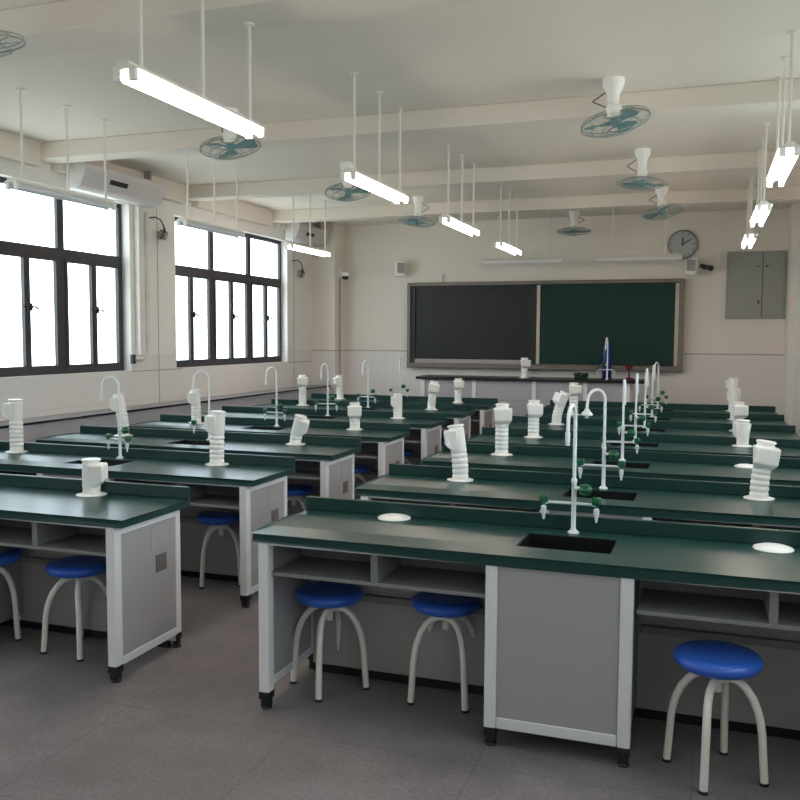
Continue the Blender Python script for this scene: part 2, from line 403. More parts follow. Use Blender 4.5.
ORD = ['first', 'second', 'third', 'fourth', 'fifth', 'sixth', 'seventh']
YRr = [3.366+1.215*i for i in range(7)]
YRl = [3.385, 4.62, 5.80, 7.01, 8.22, 9.43, 10.63]
XCr, XCl, Wr, Wl = -.525, -3.895, 2.68, 2.69
G1, G2 = 'green-topped benches in the row away from the windows', 'green-topped benches in the row beside the windows'
r0 = l0 = None
for i in range(7):
    lr = 'green-topped lab bench away from the windows, %s row from the camera' % ORD[i]
    ll = 'green-topped lab bench on the window side, %s row from the camera' % ORD[i]
    if i == 0:
        r0 = make_bench(Wr, lr, False); r0.location = (XCr, YRr[0], 0); r0['group'] = G1
        l0 = make_bench(Wl, ll, True, .05); l0.location = (XCl-.015, YRl[0], 0); l0['group'] = G2
    else:
        dup(r0, lr, (XCr, YRr[i], 0)); dup(l0, ll, (XCl, YRl[i], 0))

# ------------------------------------------------------------------ stools
def make_stool():
    t = thing('stool', 'x', 'stool')
    b = BM(); R = .168
    lathe(b, [(.0005, .436), (.12, .436), (.150, .437), (R-.008, .446), (R, .461), (R-.002, .474), (R-.012, .485), (R-.03, .490), (.09, .488), (.0005, .486)], 40, cap=False)
    obj('seat', b, M['blue'], t, True, angle=60)
    b = BM(); lathe(b, [(.019, .335), (.019, .41), (.07, .415), (.07, .436)], 18); obj('screw_post', b, M['leg'], t, True)
    # two bent tubes side by side, each one making two of the legs
    for side in (1, -1):
        b = BM(); q = side
        pts = [(.046, 0, .404), (.049, q*.03, .401), (.058, q*.056, .390), (.073, q*.080, .366), (.092, q*.099, .328), (.108, q*.112, .28), (.116, q*.118, .24), (.121, q*.122, .2), (.126, q*.127, .1), (.131, q*.132, .008)]
        tube(b, pts, .0155, 12)
        f = BM(); tube(f, [(.1305, q*.1315, .012), (.1312, q*.1323, 0)], .0175, 12)
        lg = obj('leg', b, M['leg'], t, True); ft = obj('foot', f, M['black'], lg)
        o = lg.copy(); C.objects.link(o); o.rotation_euler = (0, 0, PI)
        q2 = ft.copy(); C.objects.link(q2); q2.parent = o
    t.scale = (.97, .97, .97)
    return t
st = make_stool()
ST = [(-1.648, 3.715, math.radians(-37), 'blue round stool tucked under the near bench away from the windows, by its end post'),
      (-1.09, 3.78, math.radians(-90), 'blue round stool tucked under the near bench beside the sink cabinet'),
      (.080, 3.455, math.radians(-57), 'blue round stool pulled out furthest, beyond the grey sink cabinet'),
      (-3.09, 3.71, math.radians(-6), 'blue round stool under the first window-side bench, beside its white end post'),
      (-3.68, 3.72, math.radians(-50), 'blue round stool under the first window-side bench, cut by the photo edge'),
      (-3.05, YRl[1]+.46, math.radians(-60), 'blue round stool under the second window-side bench, four cream legs in sight')]
for i, yv in enumerate(YRl[2:6]):
    ST.append((-3.06 + .02*i, yv+.40, math.radians(-70+12*i), 'blue stool half hidden under the window-side bench, %s row from the camera' % ORD[i+2]))
for i, (x, y, a, lb) in enumerate(ST):
    lb = lb.replace('pulled out furthest', 'pulled out most')
    if i == 0: st.location = (x, y, 0); st.rotation_euler = (0, 0, a); st['label'] = lb; st['group'] = 'blue stools'
    else: dup(st, lb, (x, y, 0), a, 'blue stools')

# ------------------------------------------------------------------ white extraction columns on the worktops
def column(label, x, y, ext=.17, tilt=0., tdir=0., yaw=0., z=.8, group='white extraction columns on the benches', sc=1.):
    """base flange, ribbed bellows that may lean, and the head with its finned box"""
    t = thing('extraction_column', label, 'extraction column', (x, y, z), 0, group)
    b = BM(); lathe(b, [(.0005, 0), (.08, 0), (.081, .004), (.07, .008), (.054, .009), (.0005, .009)], 32, cap=False)
    obj('base_flange', b, M['pvc'], t, True)
    ax = Vector((math.cos(tdir), math.sin(tdir), 0))
    # centre line bends towards tdir
    n = max(2, int(ext/.004)); L = ext; pos = Vector((0, 0, .008)); b = BM(); prof = []
    rings = []
    for k in range(n+1):
        a = tilt*k/n; s = L*k/n
        per = .032; ph = (s % per)/per
        r = .0435 + (.0058*abs(math.sin(ph*PI))**.7 if ext > .05 else .003)
        if k: pos = pos + (Vector((0, 0, 1))*math.cos(a) + ax*math.sin(a))*(L/n)
        d = Vector((0, 0, 1))*math.cos(a) + ax*math.sin(a)
        u = Vector((0, 0, 1)).cross(ax) if True else None
        w = d.cross(u)
        rings.append([b.verts.new(pos + u*math.cos(2*PI*j/24)*r + w*math.sin(2*PI*j/24)*r) for j in range(24)])
    for p, q in zip(rings, rings[1:]):
        for j in range(24): b.faces.new((p[j], p[(j+1) % 24], q[(j+1) % 24], q[j]))
    b.faces.new(rings[0][::-1]); b.faces.new(rings[-1])
    obj('bellows', b, M['pvc'], t, True, angle=60)
    top = pos; rot = Matrix.Rotation(tilt, 4, Vector((0, 0, 1)).cross(ax))
    b = BM()
    lathe(b, [(.047, -.004), (.048, .015), (.048, .130), (.044, .133), (.044, .142), (.051, .144), (.052, .151), (.048, .155), (.0005, .155)], 32, cap=False)
    hd = obj('head', b, M['pvc'], t, True)
    hd.matrix_local = Matrix.Translation(top) @ rot @ Matrix.Rotation(yaw, 4, 'Z')
    # box on one flank with a chamfered underside and upright fins
    b = BM(); prof = [(.0, .004), (-.04, .004), (-.074, .036), (-.074, .118), (-.068, .126), (.0, .126)]
    W2 = .066
    va = [b.verts.new((W2*(.72 if z < .01 else 1), y, z)) for y, z in prof]; vb = [b.verts.new((-W2*(.72 if z < .01 else 1), y, z)) for y, z in prof]
    b.faces.new(va); b.faces.new(vb[::-1])
    for k in range(6): b.faces.new((va[k], vb[k], vb[(k+1) % 6], va[(k+1) % 6]))
    bmesh.ops.bevel(b, geom=b.edges[:], offset=.006, segments=2, affect='EDGES', profile=.5)
    bx = obj('head_box', b, M['pvc'], hd, True)
    b = BM()
    for k in range(6): xx = -.045+.018*k; box(b, xx-.0025, xx+.0025, -.0765, -.072, .042, .112, .001)
    
    # fins sit on the same head
    me = bx.data; tmp = BM(); tmp.from_mesh(me); m2 = bpy.data.meshes.new('t'); b.to_mesh(m2); b.free(); tmp.from_mesh(m2); tmp.to_mesh(me); tmp.free(); bpy.data.meshes.remove(m2)
    for p in me.polygons: p.use_smooth = False
    if sc != 1.: t.scale = (sc, sc, sc)
    return t
def cap(label, x, y):
    b = BM(); lathe(b, [(.0005, 0), (.078, 0), (.080, .003), (.076, .008), (.058, .014), (.03, .0185), (.0005, .02)], 36, cap=False)
    o = obj('port_cover', b, M['pvc'], None, True, (x, y, .8)); o['label'] = label; o['category'] = 'cover disc'; o['group'] = 'closed white port covers'
    return o

R = math.radians
S1, S2 = 'bench away from the windows', 'window-side bench'
cap('flat round white cover on the near bench between its end and the sink', -1.38, 3.875)
cap('flat round white cover on the near bench beyond the sink, by the photo edge', .29, 3.85)
cap('small white cover disc on the third bench away from the windows', .29, YRr[2]+.5)
LN, LF = -3.07, -4.74
column('white column, outlet box turned to the windows, leaning, on the second bench away from the windows', -1.38, YRr[1]+.49, .175, R(8), R(180), R(-70))
column('straight ribbed white column with square head on the third bench away from the windows', -1.40, YRr[2]+.5, .215, 0, 0, R(20))
column('white column with upright ribbed neck on the fourth bench away from the windows', -1.39, YRr[3]+.5, .16, 0, 0, R(25))
column('white column bending away from the windows on the fifth bench away from the windows', -1.385, YRr[4]+.5, .175, R(20), R(15), R(-50))
column('white column behind the bending one, on the sixth bench away from the windows', -1.38, YRr[5]+.45, .2, 0, 0, R(30))
column('large white ribbed column with finned head on the second bench, by the photo edge', .30, YRr[1]+.48, .155, R(7), R(0), R(8))
column('short retracted white column on the fourth bench away from the windows', .31, YRr[3]+.5, .05, 0, 0, R(190))
column('white column behind the short one, on the fifth bench away from the windows', .315, YRr[4]+.5, .11, 0, 0, R(20))
column('white column on the sixth bench away from the windows, nearly hidden in its line', .325, YRr[5]+.5, .17, 0, 0, R(200))
column('tall white column on the last bench away from the windows, topmost of its line', .335, YRr[6]+.48, .24, 0, 0, R(200))
column('short retracted white column on the first window-side bench', -3.13, YRl[0]+.49, .035, 0, 0, R(114))
column('tall ribbed white column on the second window-side bench, toward its aisle end', LN-.02, YRl[1]+.48, .20, R(3), R(0), R(-75))
column('white column leaning toward the aisle on the third window-side bench', LN-.02, YRl[2]+.5, .075, R(15), R(0), R(110))
column('white column on the fourth window-side bench, toward its aisle end', LN, YRl[3]+.5, .09, 0, 0, R(20))
column('white column on the fifth window-side bench, box turned to the windows', LN, YRl[4]+.5, .10, 0, 0, R(-70))
column('white column on the sixth window-side bench, toward its aisle end', LN, YRl[5]+.5, .18, R(8), R(10), R(20))
column('white column on the last window-side bench, toward its aisle end', LN, YRl[6]+.5, .16, 0, 0, R(25))
column('ribbed white column on the second window-side bench, close to the photo edge', LF-.06, YRl[1]+.5, .23, 0, 0, R(-80))
column('white column on the third window-side bench, leaning toward the windows', LF, YRl[2]+.5, .20, R(11), R(180), R(-65))
column('white column on the fourth window-side bench, close to the windows', LF-.04, YRl[3]+.5, .17, R(3), R(180), R(-60))
column('white column on the sixth window-side bench, close to the windows', LF-.03, YRl[5]+.5, .22, 0, 0, R(25))
column('white column on the last window-side bench, close to the windows', LF-.03, YRl[6]+.5, .17, R(4), R(180), R(-50))

# ------------------------------------------------------------------ laboratory taps
def make_tap(rose=False, spout_deg=0., bar_deg=0., knob_deg=-50.):
    t = thing('lab_tap', 'x', 'tap')
    b = BM(); lathe(b, [(.0005, 0), (.026, 0), (.026, .004), (.016, .012), (.0108, .02), (.0108, .225), (.013, .228), (.013, .24), (.009, .245)], 20, cap=False)
    tube(b, [(0, 0, .23), (0, 0, .50)], .0082, 12); obj('riser', b, M['pipe'], t, True)
    b = BM(); r = .062
    pts = [(0, 0, .495)] + [(0, -r+r*math.cos(a), .51+r*math.sin(a)) for a in [PI*k/12 for k in range(13)]] + [(0, -2*r-.004, .475)]
    if rose: pts.append((0, -2*r-.004, .455)); tube(b, pts, .0082, 12); lathe(b, [(.012, .465), (.016, .455), (.032, .438), (.033, .430), (.012, .424), (.010, .412)], 16, (0, -2*r-.004, 0))
    else: tube(b, pts + [(0, -2*r-.006, .44)], [.0082]*len(pts)+[.0085], 12); tube(b, [(0, -2*r-.006, .46), (0, -2*r-.007, .405)], [.0115, .0085], 12)
    g = obj('gooseneck_spout', b, M['pipe'], t, True); g.rotation_euler = (0, 0, spout_deg)
    b = BM(); s = .114
    s1, s2 = .132, .1
    tube(b, [(-s1, -.008, .098), (-s1, -.003, .118), (-s1+.006, 0, .128), (-s1+.025, 0, .132), (0, 0, .132), (s2-.025, 0, .132), (s2-.006, 0, .128), (s2, -.003, .118), (s2, -.008, .098)], .0068, 10)
    ar = obj('crossbar', b, M['pipe'], t, True); ar.rotation_euler = (0, 0, bar_deg)
    for q, s in ((-1, .132), (1, .1)):
        b = BM(); lathe(b, [(.008, .115), (.0125, .113), (.0125, .092), (.009, .086), (.0095, .080), (.0065, .074), (.007, .069), (.004, .054)], 14, (q*s, -.008, 0)); obj('nozzle', b, M['pipe'], ar, True)
        b = BM(); tube(b, [(q*s, -.004, .118), (q*s*1.0, .0, .140)], .008, 8); box(b, q*s-.02, q*s+.02, -.02, .016, .13, .165, .008); obj('valve_knob', b, M['knob'], ar, True)
    b = BM(); tube(b, [(0, 0, .202), (.04, 0, .202)], .0085, 10); k0 = obj('front_valve', b, M['pipe'], t, True); k0.rotation_euler = (0, 0, knob_deg)
    b = BM(); ball(b, (.062, 0, .202), .030, .026, .022, 14)
    for j in range(6): aa = j*PI/3; ball(b, (.062, .023*math.cos(aa), .202+.019*math.sin(aa)), .026, .008, .008, 8)
    obj('valve_knob', b, M['knob'], k0, True)
    return t
GT = 'pale laboratory taps behind the sinks'
def place_tap(label, x, y, spout, bar=0., knob=-50, rose=False, z=.8):
    t = make_tap(rose, R(spout), R(bar), R(knob)); t.location = (x, y, z); t['label'] = label; t['group'] = GT
spo = [-6, -45, 8, 7, 10, 10, -18]
bars = [0, 0, 3, 0, -2, 4, 8]
for i in range(7):
    place_tap('tall pale gooseneck tap with green knobs on the %s bench away from the windows' % ORD[i] if i != 1 else
              'tall pale gooseneck tap with flared rose on the second bench away from the windows', -.53, YRr[i]+.50, spo[i], bars[i], -30+8*(i % 3), i == 1)
lsp = [0, -78, -68, -22, -10, -10, 15]
lbar = [0, -20, 12, -8, 14, -5, 5]
for i in range(1, 7):
    place_tap('pale gooseneck tap with green knobs on the %s bench beside the windows' % ORD[i], -3.885, YRl[i]+.50, lsp[i], lbar[i], -30+15*(i % 3))

# ------------------------------------------------------------------ counter along the windows
t = thing('window_counter', 'long low grey counter with black edged top running under the windows', 'counter', (-5.72, 5.0, 0))
b = BM(); box(b, -.16, .14, -6.9, 7.55, .0, .885); obj('front_panel', b, M['counterfront'], t)
b = BM(); box(b, -.18, .15, -6.95, 7.6, .885, .9); obj('top_panel', b, M['counter'], t)
b = BM(); box(b, .15, .165, -6.95, 7.6, .882, .903, .002); obj('edge_strip', b, M['slate'], t)
# ------------------------------------------------------------------ teacher's bench on its platform
TX, TY, TZ = -2.35, 11.98, .2
t = thing('teacher_bench', 'long grey demonstration bench with black top below the blackboard', 'bench', (TX, TY, TZ))
b = BM(); box(b, -1.6, 1.6, 0, .6, .86, .9, .006); obj('worktop', b, M['slate'], t)
PX = [-1.5, -.735, .123, .829, 1.391]
for p0, p1 in zip(PX, PX[1:]):
    b = BM(); box(b, p0+.03, p1-.03, .05, .54, .06, .855); dpl = obj('door', b, M['counterfront'], t)
    m = (p0+p1)/2
    b = BM(); box(b, m-.05, m+.05, .04, .052, .55, .56, .002); obj('handle', b, M['alu'], dpl)
    b = BM(); box(b, p0+.045, p1-.045, .047, .051, .585, .59); obj('groove', b, M['shelfm'], dpl)
for x0 in PX:
    b = BM(); box(b, x0-.03, x0+.03, .03, .56, .0, .857, .004); obj('post', b, M['alu'], t)
column('white column standing on the black bench below the blackboard', -2.40, 12.2, .12, 0, 0, R(30), z=1.1, group='white extraction columns on the benches')
place_tap('pale tap with crossbar on the black-topped bench before the green board', -1.26, 12.25, -5, 0, 200, z=1.1)
b = BM(); lathe(b, [(.0005, 0), (.060, 0), (.066, .01), (.066, .43), (.058, .465), (.035, .495), (.02, .505), (.0005, .506)], 24, cap=False)
o = thing('blue_cylinder', 'tall dark blue plastic cylinder behind the tap on the black bench', 'container', (-1.285, 12.44, 1.1))
obj('body', b, M['bluedark'], o, True); b = BM(); lathe(b, [(.0005, .5), (.022, .5), (.024, .504), (.024, .53), (.02, .535), (.0005, .535)], 16, cap=False); obj('lid', b, M['bluedark'], o, True)
o = thing('gas_valve', 'low dark green valve cluster on the black bench before the board', 'valve', (-1.62, 12.3, 1.1))
b = BM(); lathe(b, [(.0005, 0), (.09, 0), (.10, .012), (.085, .03), (.03, .045), (.0005, .046)], 24, cap=False); obj('base', b, M['dgreen'], o, True)
for k in range(4):
    a = k*PI/2+.4; b = BM(); ball(b, (.065*math.cos(a), .065*math.sin(a), .055), .045, .03, .028, 12, Matrix.Rotation(a, 3, 'Z')); obj('valve_knob', b, M['dgreen'], o, True)
o = thing('red_burner', 'small dark red burner near the end of the black bench', 'burner', (-.97, 12.3, 1.1))
b = BM(); lathe(b, [(.0005, 0), (.065, 0), (.065, .015), (.02, .03), (.0005, .03)], 20, cap=False); obj('base', b, M['red'], o, True)
b = BM(); lathe(b, [(.012, .028), (.012, .13), (.04, .15), (.05, .2), (.045, .205), (.0005, .2)], 20, cap=False); obj('head', b, M['red'], o, True)

# ------------------------------------------------------------------ blackboard
BX0, BX1, BZ0, BZ1 = -4.39, -.29, 1.196, 2.505
t = thing('blackboard', 'wide sliding board, dark screen one half and green chalkboard the other', 'blackboard', ((BX0+BX1)/2, YB-.12, 0))
hx = (BX1-BX0)/2
b = BM(); box(b, -hx, hx, 0, .115, BZ1-.055, BZ1, .008); box(b, -hx, hx, -.015, .115, BZ0, BZ0+.075, .008)
box(b, -hx, -hx+.05, .0, .115, BZ0+.075, BZ1-.055, .004); box(b, hx-.07, hx, .0, .115, BZ0+.075, BZ1-.055, .004); obj('frame', b, M['boardframe'], t)
b = BM(); box(b, -hx+.05, -.03, .05, .07, BZ0+.075, BZ1-.055); sc = obj('screen', b, M['screen'], t)
b = BM(); box(b, -hx+.05, -hx+.12, .03, .05, BZ0+.075, BZ1-.055); box(b, -.1, -.03, .03, .05, BZ0+.075, BZ1-.055); box(b, -hx+.12, -.1, .03, .05, BZ1-.085, BZ1-.055); obj('screen_bezel', b, M['black'], sc)
b = BM(); box(b, -hx+.12, -.1, .03, .05, BZ0+.075, BZ0+.135, .003); obj('screen_bottom_rail', b, M['panel'], sc)
b = BM(); box(b, -.028, .022, .02, .07, BZ0+.08, BZ1-.06, .003); obj('edge_strip', b, M['boardlight'], t)
b = BM(); box(b, .023, hx-.121, .035, .06, BZ0+.08, BZ1-.06); obj('chalkboard', b, M['greenboard'], t)
b = BM(); box(b, hx-.12, hx-.07, .02, .07, BZ0+.08, BZ1-.06, .003); obj('edge_strip', b, M['boardlight'], t)
b = BM(); box(b, -.2, .0, -.03, -.0, BZ0-.022, BZ0-.001, .004); obj('latch', b, M['darksteel'], t)
b = BM(); tube(b, [(-hx+.55, .09, BZ1), (-hx+.55, .09, BZ1+.13)], .009, 8); obj('conduit', b, M['sticker'], t)

# clock
t = thing('wall_clock', 'round wall clock with silver dial above the board, near the metal cabinet', 'clock', (-.335, YB, 2.985))
ry = Matrix.Rotation(PI/2, 3, 'X')
b = BM(); lathe(b, [(.0005, 0), (.2, 0), (.205, .02), (.2, .045), (.185, .05), (.18, .035), (.0005, .034)], 48, mtx=ry, cap=False); obj('rim', b, M['clockrim'], t, True)
b = BM(); lathe(b, [(.0005, .034), (.18, .034), (.18, .037), (.0005, .038)], 48, mtx=ry, cap=False); f = obj('dial', b, M['clockface'], t, True)
b = BM()
for k in range(12):
    a = k*PI/6; m_ = Matrix.Rotation(a, 3, 'Y'); ln = .03 if k % 3 == 0 else .018
    for sx, sz in (((-.004, .004), (.165-ln, .165)),):
        q = bmesh.new(); box(q, sx[0], sx[1], -.042, -.038, sz[0], sz[1])
        for v in q.verts: v.co = m_ @ v.co
        me = bpy.data.meshes.new('t'); q.to_mesh(me); q.free(); b.from_mesh(me); bpy.data.meshes.remove(me)
obj('hour_marks', b, M['black'], f)
for (ang, ln, w) in ((-.02, .09, .0075), (1.02, .13, .005)):
    q = bmesh.new(); box(q, -w, w, -.048, -.043, -.02, ln); m_ = Matrix.Rotation(ang, 3, 'Y')
    for v in q.verts: v.co = m_ @ v.co
    obj('hand', q, M['black'], f)

# electrical cabinet
t = thing('electrical_cabinet', 'grey metal electrical cabinet with two doors on the board wall', 'cabinet', (.64, YB, 1.94))
w, hh = .385, .925
b = BM(); box(b, -w, w, -.03, 0, 0, hh, .004); obj('frame', b, M['steel'], t)
for (x0, x1) in ((-w+.03, .075), (.085, w-.03)):
    b = BM(); box(b, x0, x1, -.042, -.031, .03, hh-.03, .003); d = obj('door', b, M['steel'], t)
    b = BM(); k = x1-.04 if x0 < 0 else x0+.04; box(b, k-.012, k+.012, -.05, -.042, hh*.22, hh*.22+.05, .003) if x0 < 0 else box(b, k-.01, k+.01, -.048, -.042, hh*.76, hh*.76+.03, .002); obj('latch', b, M['darksteel'], d)
    b = BM(); box(b, x1-.09 if x0 < 0 else x0+.02, x1-.03 if x0 < 0 else x0+.08, -.048, -.042, hh*.77, hh*.78, .001); obj('hinge', b, M['darksteel'], d)
b = BM(); box(b, .075, .085, -.036, -.031, .03, hh-.03); obj('gap', b, M['darksteel'], t)

# speakers, cameras
def speaker(label, x, z, rz):
    t = thing('wall_speaker', label, 'speaker', (x, YB, z), 0, 'wall speakers beside the board')
    b = BM(); box(b, -.02, .02, -.09, 0, -.03, .03, .004); obj('bracket', b, M['alu'], t)
    b = BM(); box(b, -.075, .075, -.21, -.08, -.115, .115, .015)
    m_ = Matrix.Translation((0, -.09, 0)) @ Matrix.Rotation(rz, 4, 'Z') @ Matrix.Translation((0, .09, 0))
    bmesh.ops.transform(b, matrix=m_, verts=b.verts[:]); k = obj('cabinet', b, M['pvc'], t)
    b = BM(); box(b, -.06, .06, -.215, -.208, -.06, .095, .003); bmesh.ops.transform(b, matrix=m_, verts=b.verts[:]); obj('grille', b, M['sticker'], k)
speaker('small white speaker on the wall between the corner pillar and the board', -4.53, 2.715, .55)
speaker('small white speaker below the clock, above the end of the board', -.20, 2.66, -.1)
t = thing('security_camera', 'dark little camera on a bracket beside the speaker below the clock', 'camera', (-.04, YB, 2.66))
b = BM(); tube(b, [(0, 0, 0), (0, -.06, 0), (.0, -.1, .01)], .012, 8); box(b, -.03, .03, -.012, 0, -.03, .03); obj('bracket', b, M['darksteel'], t)
b = BM(); tube(b, [(-.05, -.09, .02), (.08, -.13, -.02)], .03, 14); obj('body', b, M['cable'], t, True)
b = BM(); tube(b, [(.07, -.127, -.017), (.11, -.14, -.03)], .038, 14); obj('sunshade', b, M['black'], t, True)
t = thing('dome_camera', 'white and black dome camera on the corner pillar by the windows', 'camera', (-5.5, 12.8, 2.62))
b = BM(); box(b, 0, .02, -.05, .05, -.02, .1, .004); tube(b, [(.01, 0, .06), (.08, 0, .06), (.1, 0, .04)], .012, 8); obj('bracket', b, M['pvc'], t)
b = BM(); lathe(b, [(.0005, .07), (.04, .068), (.06, .05), (.062, 0), (.0005, 0)], 20, (.1, 0, 0), cap=False); obj('housing', b, M['pvc'], t, True)
b = BM(); lathe(b, [(.055, 0), (.052, -.025), (.035, -.048), (.0005, -.056)], 20, (.1, 0, 0), cap=False); obj('dome', b, M['black'], t, True)
t = thing('conduit', 'thin vertical conduit running down the corner pillar below the dome camera', 'conduit', (-5.49, 12.8, 0))
b = BM(); tube(b, [(0, 0, .92), (0, 0, 2.6)], .012, 8); obj('pipe', b, M['sticker'], t, True)
for zz in (1.1, 1.7, 2.3): b = BM(); box(b, -.01, .014, -.02, .02, zz, zz+.02, .002); obj('clip', b, M['sticker'], t)

# cables and pipes on the window wall
t = thing('drain_pipe', 'white ribbed air conditioner pipe running down between the two windows', 'pipe', (XL, 8.22, 0))
b = BM(); pts = [(.05, 0, 3.05+.0)] ; n = 120
pts = [(.05 + .004*math.sin(k*.35), .012*math.sin(k*.11), 3.02-1.48*k/n) for k in range(n+1)]
rs = [.032 + (.003 if k % 2 else 0) for k in range(n+1)]
tube(b, pts, rs, 12); pe = Vector(pts[-1])
tube(b, [pe, pe+Vector((0, -.01, -.06)), pe+Vector((0, -.05, -.11)), pe+Vector((-.0, -.12, -.13)), pe+Vector((-.02, -.2, -.12))], .03, 12); obj('pipe', b, M['leg'], t, True)
b = BM(); box(b, 0, .03, -.24, -.18, 1.36, 1.46, .004); obj('end_collar', b, M['cable'], t)
b = BM(); box(b, 0, .07, -.15, -.05, 1.45, 3.1, .006); obj('casing', b, M['white'], t)
def tangle(label, y, z, s):
    t = thing('cable_tangle', label, 'cable', (XL, y, z), 0, 'loose black cables on the window wall')
    random.seed(int(y*10)); b = BM(); pts = [(.01, -.22*s, .1*s), (.05, -.12*s, .12*s), (.07, -.03*s, .09*s), (.08, .03*s, 0), (.07, .05*s, -.08*s), (.06, .06*s, -.15*s)]; tube(b, pts, .008, 8)
    for j in range(4): tube(b, [(.06+.01*j, .05*s, -.02*s), (.09, (.11-.04*j)*s, -.1*s), (.07, (.09-.05*j)*s, -.2*s), (.05, (.03+.02*j)*s, -.14*s), (.05, (.0+.02*j)*s, -.05*s)], .005, 6)
    obj('cables', b, M['cable'], t, True)
    b = BM(); box(b, .0, .07, .0*s, .08*s, -.17*s, -.07*s, .006); obj('junction_box', b, M['sticker'], t)
tangle('black cable loop hanging on the wall between the two windows', 8.50, 2.90, .75)
tangle('black cable tangle on the wall between the far window and the pillar', 12.1, 2.72, .8)

# air conditioners hung under the ceiling
def ac(label, y0, y1):
    t = thing('air_conditioner', label, 'air conditioner', (XL+.1, (y0+y1)/2, 3.06), 0, 'ceiling air conditioners')
    L = (y1-y0)/2; b = BM(); prof = [(0, .0), (.10, .0), (.17, .03), (.24, .19), (.24, .24), (.21, .245), (0, .245)]
    va = [b.verts.new((x, -L, z)) for x, z in prof]; vb = [b.verts.new((x, L, z)) for x, z in prof]
    b.faces.new(va[::-1]); b.faces.new(vb)
    for k in range(7): b.faces.new((va[k], va[(k+1) % 7], vb[(k+1) % 7], vb[k]))
    bmesh.ops.bevel(b, geom=b.edges[:], offset=.012, segments=2, affect='EDGES', profile=.5)
    bd = obj('body', b, M['ac'], t, True)
    b = BM(); d = Vector((.07, 0, .16)).normalized(); nrm = Vector((.16, 0, -.07)).normalized(); c = Vector((.205, 0, .12))
    box(b, -.025, .025, -.14, .14, -.004, .006, .002)
    m_ = Matrix(((d.x, 0, nrm.x, c.x), (0, 1, 0, -.12), (d.z, 0, nrm.z, c.z), (0, 0, 0, 1))); bmesh.ops.transform(b, matrix=m_, verts=b.verts[:]); obj('display', b, M['black'], bd)
    for s in (-1, 1):
        b = BM(); box(b, .05, .13, s*(L-.12)-.015, s*(L-.12)+.015, .244, .385); obj('hanger', b, M['sticker'], t)
ac('white ceiling air conditioner between the two windows, black display slot', 6.9, 8.2)
ac('white ceiling air conditioner by the corner pillar, black display slot', 11.5, 12.58)

# ------------------------------------------------------------------ hanging lamps
def make_lamp(lit, low=()):
    t = thing('pendant_lamp', 'x', 'lamp'); L = 1.12
    b = BM(); prof = [(-.03, .03), (-.022, .045), (.022, .045), (.03, .03), (.062, .016), (.062, .012), (-.062, .012), (-.062, .016)]
    va = [b.verts.new((x, 0, z)) for x, z in prof]; vb = [b.verts.new((x, L, z)) for x, z in prof]
    b.faces.new(va[::-1]); b.faces.new(vb)
    for k in range(8): b.faces.new((va[k], va[(k+1) % 8], vb[(k+1) % 8], vb[k]))
    ho = obj('housing', b, M['white'], t)
    for s in (-1, 1):
        b = BM(); tube(b, [(s*.037, .03, -.012), (s*.037, L-.03, -.012)], .0155 if lit else .0145, 14); obj('tube', b, M['tube'] if lit else M['tubeoff'], t, True)
        for e in (0, 1):
            b = BM(); yy = .004 if e == 0 else L-.028; box(b, s*.037-.017, s*.037+.017, yy, yy+.024, -.034, .012, .004); obj('lamp_holder', b, M['pvc'], ho)
    for yy in (.12, .6, 1.05):
        HT = (3.28 if yy in low else H)-2.74
        b = BM(); tube(b, [(0, yy, .045), (0, yy, HT)], .0095, 10)
        r = obj('hanging_rod', b, M['leg'], t, True)
        b = BM(); lathe(b, [(.010, HT-.014), (.026, HT-.010), (.028, HT)], 14, (0, yy, 0)); obj('ceiling_cup', b, M['leg'], r, True)
    return t
GL = 'twin tube lamps on three rods'
lit = make_lamp(True, (1.05,)); unlit = make_lamp(False); litf = make_lamp(True)
LMP = [(-2.272, 3.06, 'lit twin tube lamp, biggest of the middle line, hung above the first benches', 1),
       (-2.272, 5.42, 'lit twin tube lamp, second from the camera in the middle line', 1),
       (-2.272, 7.70, 'lit twin tube lamp, third from the camera in the middle line', 1),
       (-2.272, 9.88, 'lit twin tube lamp of the middle line hanging closest before the board', 1),
       (.425, 3.05, 'lit twin tube lamp barely showing at the photo edge, high up', 1),
       (.425, 5.48, 'lit twin tube lamp, biggest of the line away from the windows', 1),
       (.425, 7.75, 'lit twin tube lamp, middle one of the line away from the windows', 1),
       (.425, 9.85, 'lit twin tube lamp, smallest one above the metal cabinet', 1),
       (-4.70, 5.02, 'unlit white tube lamp in front of the big near window', 0),
       (-4.70, 7.16, 'unlit white tube lamp in front of the second window', 0),
       (-4.70, 9.42, 'lit twin tube lamp hanging before the corner pillar by the windows', 1)]
used = {0: 0, 1: 0, 2: 0}
for (x, y, lb, on) in LMP:
    on = 2 if on and y > 4.5 else on; src = {0: unlit, 1: lit, 2: litf}[on]
    if not used[on]: src.location = (x, y, 2.74); src['label'] = lb; src['group'] = GL; used[on] = 1
    else: dup(src, lb, (x, y, 2.74), None, GL)
